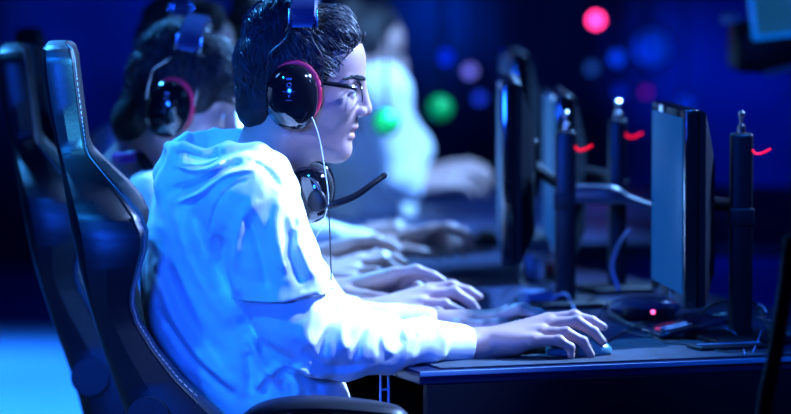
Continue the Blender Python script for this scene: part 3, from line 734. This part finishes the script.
SC1 = screen_mat('teal lit screen', (.002, .06, .29), .9); SC2 = screen_mat('dim blue screen', (.0, .03, .22), .6)
p1 = G(740, 341); p2 = G(565, 306); p3 = G(617, 291)
monitor((xat(684, .30), .30), (xat(651, .60), .60), zat(110, .30), zat(309, .30), 'sharp black monitor with teal screen at the right, nearest of the monitors', SC1, MG, .050, (p1[0], p1[1], zat(205, .42)))
monitor((xat(501, .86), .86), (xat(497, 1.26), 1.26), zat(83, .86), zat(266, .86), 'black monitor seen edge-on right of the microphone boom, dark back with slanted top', SC2, MG, .05, (p2[0], p2[1], zat(187, .98)))
monitor((xat(556, 1.42), 1.42), (xat(543, 1.85), 1.85), zat(96, 1.42), zat(262, 1.42), 'blurred monitor between the two middle poles, pale blue screen strip', SC1, MG, .05, (p3[0], p3[1], zat(178, 1.26)))
monitor((xat(512, 2.1), 2.1), (xat(500, 2.5), 2.5), zat(54, 2.1), zat(200, 2.1), 'far blurred monitor standing above and behind the edge-on one', SC2, MG, .05)
mstand = [c for c in bpy.data.objects if c.name.startswith('computer_monitor')][-1]
MB().tube([(xat(520, 2.3), 2.3, zat(195, 2.3)), (xat(520, 2.3), 2.3, .752)], .02, 10).build('stand_neck', MATTE, mstand); MB().box((xat(516, 2.3), 2.39, .747), (.16, .22, .012), None, .004).build('stand_foot', MATTE, mstand)
# poles
PG = 'black monitor poles on the desk'
def pole(base, top_py, w, label, boom=False):
    Y = base[1]; h = zat(top_py, Y) - .74; r = empty('monitor_pole', base, label, 'pole', PG); bx, by = base[0], base[1]
    MB().box((bx, by, .74 + h / 2), (w, w * 1.1, h), None, .005).build('pole', mat('pole black', (.003, .004, .008), .35, spec=.3), r)
    MB().box((bx, by, .746), (.14, .14, .012), rotz(UA), .004).build('base_plate', MATTE, r)
    MB().lathe((bx, by, .74 + h), [(.007, 0), (.007, .012), (.0035, .014), (.0035, .024), (.0055, .026), (.0055, .033), (.002, .036)], 14).build('top_pin', STEEL, r)
    z = .74 + h; a = bx + w / 2
    MB().tube(spline([(a - .002, by - .02, z - .026), (a + .004, by - .02, z - .032), (a + .014, by - .02, z - .031), (a + .028, by - .02, z - .024)], 5), .0019, 6).build('red_light', mat('red led', (.5, 0, .02), .4, emit=((1, .005, .03), 1.6)), r)
    MB().box((bx + .0, by, .74 + h * .60), (w * 1.12, w * 1.2, .03), None, .003).build('collar', MATTE, r)
    if boom:
        P = [(bx + .02, by - .02, zat(193, Y)), (xat(600, Y), by - .03, zat(193, Y)), (xat(615, Y), by - .03, zat(194, Y)), (xat(626, Y), by - .03, zat(198, Y)), (xat(652, Y), by - .02, zat(206, Y))]
        MB().tube(spline(P, 5), [.0175] * 9 + [.0165, .0155, .014, .0125, .011, .010, .0085, .0075, .007, .0065, .006, .006, .006], 12).build('boom_arm', mat('blue grey sleeve', (.03, .05, .09), .4), r)
    return r
pole(p1, 133, .036, 'nearest black monitor pole at the right edge of the desk with a red light')
pole(p2, 131, .036, 'middle black monitor pole with a thick boom arm and red light, behind the cup', True)
pole(p3, 119, .032, 'blurred black monitor pole behind the thick boom arm')
# ------------------------------------------------------------------ desk clutter
def cable(pts, r, label, m=CABLE, grp='loose black cables on the desk'):
    return tag(MB().tube(spline([G(*q) if len(q) == 2 else G(q[0], q[1], q[2]) for q in pts], 6), r, 6).build('cable', m), label, 'cable', grp)
cable([(693, 322, .745), (700, 315, .76), (712, 305, .78), (735, 300, .78), (755, 303, .77), (765, 320, .745), (775, 338, .745)], .0022, 'black cable arching behind the nearest pole')
cable([(690, 326, .745), (705, 318, .75), (725, 314, .76), (748, 315, .76), (770, 322, .75), (791, 324, .745)], .0020, 'black cable running right past the nearest pole to the picture edge')
cable([(704, 345, .744), (706, 325, .75), (712, 316, .77), (705, 330, .75), (716, 348, .744)], .0015, 'short black looped cable left of the nearest pole')
cable([(600, 345, .745), (625, 332, .745), (648, 322, .745), (668, 318, .745), (700, 312, .745)], .0020, 'mouse cable running from the mouse toward the nearest monitor')
cable([(710, 328, .75), (730, 330, .76), (740, 340, .745), (745, 354, .744)], .0012, 'thin pale cable curving down in front of the nearest pole', mat('blue cable', (.2, .35, .6), .35))
cable([(753, 352, .744), (762, 330, .76), (766, 312, .80), (758, 305, .80), (754, 318, .77)], .0016, 'thin pale cable looping up beside the nearest pole', mat('blue cable', (.2, .35, .6), .35))
cable([(519, 262, .80), (520, 278, .76), (532, 290, .75), (552, 297, .745), (575, 303, .745)], .0025, 'black cable looping down from beside the metal cup')
cable([(545, 304, .745), (556, 296, .76), (566, 294, .765), (571, 302, .75), (575, 312, .745)], .0022, 'pale cable loop behind the nearest fingertips', mat('blue cable', (.2, .35, .6), .35))
cable([(596, 326, .75), (600, 315, .77), (604, 307, .785), (607, 303, .79)], .0016, 'short steel wire standing up beyond the nearest fingertips', STEEL)
cable([(619, 290, .76), (612, 268, .80), (617, 248, .84), (627, 232, .88), (630, 232, .88)], .0035, 'pale curved gooseneck cable rising at the far pole', mat('blue cable', (.2, .35, .6), .35))
cable([(606, 300, .75), (614, 315, .75), (632, 325, .745), (655, 330, .745)], .0025, 'black cable curling round the oval control puck')
cable([(640, 322, .745), (660, 340, .745), (690, 345, .745), (730, 352, .744), (760, 348, .744)], .0015, 'thin black cable along the front of the desk right of the mat')
cable([(622, 330, .745), (650, 336, .745), (672, 326, .76), (684, 316, .765), (690, 330, .745)], .0016, 'thin black cable looping over the desk below the nearest monitor')
cable([(676, 318, .745), (680, 326, .755), (685, 332, .75), (690, 326, .745)], .0014, 'short pale cable hooked beside the tablet', STEEL)
cable([(758, 318, .76), (772, 322, .765), (786, 330, .745), (800, 334, .744)], .0018, 'pale cable running right from the nearest pole', STEEL)
# metal cup
c = G(531, 283); cp = empty('metal_cup', c, 'shiny metal cup on the desk left of the middle pole', 'cup')
MB().lathe(c, [(.022, .001), (.024, .004), (.0265, .05), (.0275, .056), (.0255, .056), (.024, .05), (.02, .006), (.001, .004)], 26).build('cup_body', mat('polished cup', (.5, .6, .75), .12, metal=1), cp)
MB().torus(c + np.array([0, 0, .056]), .0265, .0265, .0018, rotx(PI / 2), 26, 8).build('rim', mat('bright rim', (.8, .85, .9), .1, metal=1), cp)
c = G(536, 306); tag(MB().box(c + np.array([0, 0, .014]), (.055, .045, .028), rotz(.3), .006).build('cable_box', mat('blue grey box', (.06, .12, .25), .3)), 'small blue grey box on the desk below the metal cup', 'box')
# oval puck with pink light
c = G(645, 318); pk = empty('control_puck', c, 'oval dark control puck with a pink light on the desk', 'controller')
MB().ell(c + np.array([0, 0, .020]), (.062, .045, .018), rotz(.2), 28, 14, .9).build('puck_shell', mat('blue glossy shell', (.02, .05, .12), .18), pk)
MB().box(c + np.array([0, -.01, .012]), (.09, .07, .022), rotz(.2), .006).build('puck_base', MATTE, pk)
MB().ell(G(653, 312, .775), (.0035,) * 3, None, 12, 8).build('indicator_light', mat('pink led', (.6, 0, .2), .4, emit=((1, .08, .3), 5)), pk)
# folded paper-like sleeve / tablet
c = G(685, 338); tb = empty('tablet', c, 'tilted dark tablet with pale highlights lying between mouse and nearest pole', 'tablet')
MB().box(c + np.array([0, 0, .020]), (.12, .10, .008), rotz(.25) @ roty(-.18), .003).build('tablet_case', mat('tablet black', (.01, .013, .03), .18), tb)
for i in range(2): MB().box(c + rotz(.25) @ np.array([-.022, -.03 + .022 * i, .0225]), (.045, .008, .001), rotz(.25) @ roty(-.18), .0003).build('highlight_bar', mat('pale blue line', (.35, .55, .8), .3), tb)  # pale bars stand in for highlights on the tablet
c = G(730, 352); ab = empty('adapter_box', c, 'flat black box lying in front of the nearest pole', 'box')
MB().box(c + np.array([0, .03, .005]), (.12, .06, .010), RU, .003).build('box_shell', MATTE, ab); MB().box(c + np.array([0, .03, .0105]), (.11, .003, .001), RU).build('edge_line', mat('pale blue line', (.35, .55, .8), .3), ab)
# foreground dark cable at right
tag(MB().tube(spline([W(792, 236, -.75), W(784, 300, -.75), W(774, 360, -.75), W(762, 440, -.75), W(755, 700, -.75), W(752, 985, -.75)], 6), .011, 10).build('thick_cable', mat('dark blue cable', (.002, .003, .012), .7, spec=.1)), 'thick dark blurred cable hanging in the right foreground', 'cable')
# ------------------------------------------------------------------ setting
b = MB(); b.box((0, 4.0, -.025), (14, 26, .05)); fl = tag(b.build('floor', mat('stage floor', (.16, .20, .30), .28, bump=(8, .05), var=(1.2, .2))), kind='structure')
b = MB(); b.box((0, 9.85, 2.5), (14, .1, 5.1)); tag(b.build('wall_back', mat('dark back wall', (.05, .055, .10), .8, var=(.9, .8))), kind='structure')
# stage lamps
def lamp(px, py, Y, rad, col, st, label, grp='small stage lamps in the dark background', hood=True):
    c = W(px, py, Y); r = empty('stage_lamp', c + np.array([0, 0, 0]), label, 'lamp', grp)
    MB().ell(c, (rad,) * 3, None, 20, 12).build('lens', mat('lamp ' + label, col, .3, emit=(col, st)), r)
    MB().lathe(c + np.array([0, rad * .2, 0]), [(rad * .4, rad * 2.2), (rad * 1.15, rad * 1.8), (rad * 1.25, .0), (rad * 1.1, 0), (rad * .3, rad * 1.2)], 20, rotx(-PI / 2)).build('lamp_housing', MATTE, r)
    MB().tube([c + np.array([0, rad * 2, 0]), c + np.array([0, rad * 2, .5]), (c[0], c[1] + rad * 2, 3.4)], .004, 6).build('hanging_rod', MATTE, r)
    return r
lamp(596, 20, 4.6, .017, (1, .03, .22), 9, 'round hot pink stage lamp high above the middle poles')
lamp(445, 57, 4.6, .018, (.0, .03, 1), 1.0, 'deep blue round stage lamp right of the glasses')
lamp(470, 71, 4.8, .016, (.22, .22, 1), 1.0, 'pale lavender stage lamp below the deep blue one')
lamp(617, 58, 4.6, .018, (.0, .06, 1), .9, 'blue round stage lamp above the far pole')
lamp(592, 68, 4.6, .015, (.02, .12, .5), .5, 'dim teal stage lamp left of the blue one above the far pole')
lamp(652, 48, 5.5, .05, (.0, .07, 1), .35, 'large soft blue stage lamp above the nearest monitor')
lamp(620, 92, 4.6, .016, (.0, .02, .6), .5, 'faint blue stage lamp just above the far pole pin')
lamp(646, 92, 4.6, .012, (.5, .0, .6), .3, 'faint purple stage lamp beside the nearest monitor top')
lamp(480, 98, 4.8, .015, (.02, .08, 1), .6, 'small blue stage lamp left of the far monitor')
lamp(686, 104, 4.6, .022, (.0, .05, .8), .4, 'soft blue stage lamp behind the nearest monitor top')
lamp(440, 108, 3.9, .030, (.0, .45, .10), .30, 'green glowing lamp right of the far player', None)
lamp(386, 122, 2.7, .026, (.0, .55, .10), .45, 'bright green glowing lamp in front of the nose of the man in glasses', None)
for q in range(3): pass
# broadcast monitor top right
c = W(775, 40, 2.0); bc = empty('broadcast_camera', (c[0], c[1], 0), 'dark broadcast camera with a bright blue screen at the top right', 'camera')
MB().box(W(785, 47, 2.05), (.22, .20, .10), None, .02).build('camera_body', MATTE, bc)
MB().lathe(W(745, 40, 2.0), [(.036, -.02), (.040, .0), (.036, .06), (.03, .10)], 20, roty(PI / 2)).build('camera_lens', GLOSS, bc)
cs = W(806, -16, 1.9); Rv = roty(-.12)
MB().box(cs, (.235, .02, .20), Rv, .004).build('viewfinder_frame', mat('lit frame', (.02, .12, .4), .3, emit=((.0, .20, 1), .55)), bc)  # frame emission stands in for blue light along its edges
MB().box(cs - np.array([0, .011, 0]), (.215, .003, .18), Rv).build('viewfinder_screen', mat('viewfinder glow', (.01, .05, .12), .2, var=(12, .9), emit=((.01, .12, .35), .5)), bc)
MB().ell(W(731, 19, 2.0), (.022, .02, .012), None, 16, 10).build('knob', mat('blue tinted metal', (.25, .4, .65), .3), bc)  # blue light on the knob is put into its metal colour
MB().tube([W(800, 60, 2.05), (W(800, 60, 2.05)[0], W(800, 60, 2.05)[1], 0.0)], .014, 10).build('pedestal', MATTE, bc)
MB().tube([W(765, 74, 1.95), W(800, 66, 1.95)], .006, 8).build('rail', mat('blue tinted metal', (.25, .4, .65), .3), bc)
# ------------------------------------------------------------------ light
def area(name, loc, target, size, col, power, sy=None):
    l = bpy.data.lights.new(name, 'AREA'); l.shape = 'RECTANGLE'; l.size = size; l.size_y = sy or size; l.color = col; l.energy = power
    o = bpy.data.objects.new(name, l); COL.objects.link(o); o.location = loc; d = Vector(target) - Vector(loc); o.rotation_euler = d.to_track_quat('-Z', 'Y').to_euler(); return o
def spot(name, loc, target, ang, col, power, r=.1, blend=.5):
    l = bpy.data.lights.new(name, 'SPOT'); l.spot_size = math.radians(ang); l.spot_blend = blend; l.color = col; l.energy = power; l.shadow_soft_size = r
    o = bpy.data.objects.new(name, l); COL.objects.link(o); o.location = loc; d = Vector(target) - Vector(loc); o.rotation_euler = d.to_track_quat('-Z', 'Y').to_euler(); return o
KEY = (.25, .45, 1.0)
spot('key_light', (2.5, 1.35, 3.1), (-.14, .1, .97), 20, KEY, 3900, .10, .35)
spot('sleeve_light', (2.0, -.4, 3.2), (-.10, 0, .84), 12, (.27, .46, 1.0), 950, .06, .4)
spot('top_left_light', (-1.7, -2.0, 3.4), (-.27, 0, .86), 11.5, (.01, .24, 1.0), 480, .08, .6)
spot('back_light', (-1.4, 2.2, 3.2), (-.2, .2, 1.05), 40, (.04, .32, 1.0), 1000, .25)
spot('blue_fill', (-.9, -4.6, 1.9), (-.25, .1, .98), 14.5, (.006, .085, 1.0), 1250, .3, .35)
spot('row_light', (1.5, 2.4, 3.0), (-.12, 1.1, .80), 22, (.16, .42, 1.0), 4200, .2)
spot('second_row_light', (1.5, 3.4, 3.0), (-.12, 2.3, .85), 24, (.14, .42, 1.0), 4600, .2)
spot('far_light', (1.2, 1.6, 3.4), (.02, 3.2, 1.02), 26, (.18, .45, 1.0), 1700, .2)
spot('headrest_light', (-1.0, -1.6, 3.3), (-.50, .1, 1.22), 11, (.0, .12, 1.0), 900, .1, .8)
spot('headrest_edge_light', (1.2, -1.6, 2.6), (-.60, .0, 1.15), 8.5, (.05, .45, 1.0), 1500, .05, .4)
spot('floor_light', (-2.0, 4.5, 4.5), (-1.4, 5.6, 0), 42, (.02, .24, 1.0), 15000, .1, 1)
spot('desk_fill', (.9, -1.4, 3.0), (.50, .45, .75), 15, (.0, .16, 1.0), 420, .08, .5)  # added fill spot to lift the dark desk and its cables
area('wall_wash', (1.0, 7.5, 4.5), (.6, 9.8, 1.4), 3, (.0, .03, 1.0), 25)
spot('wall_light', (-1.5, 5.5, 3.4), (-1.05, 9.8, .95), 14, (.0, .03, 1.0), 1500, .1, 1)
spot('wall_light', (1.5, 6.5, 3.4), (1.35, 9.8, .55), 14, (.0, .02, 1.0), 1400, .1, 1)
spot('wall_light', (1.2, 6.5, 3.4), (1.05, 9.8, .85), 7, (.0, .04, 1.0), 1100, .1, 1)
spot('wall_light', (.2, 6.5, 3.4), (.17, 9.8, .95), 7, (.0, .10, 1.0), 1800, .1, 1)
w = bpy.data.worlds.new('world'); scene.world = w; w.use_nodes = True; bg = w.node_tree.nodes['Background']; bg.inputs[0].default_value = (.0, .008, .25, 1); bg.inputs[1].default_value = .12
scene.view_settings.view_transform = 'Standard'; scene.view_settings.look = 'None'; scene.view_settings.exposure = 0; scene.view_settings.gamma = 1
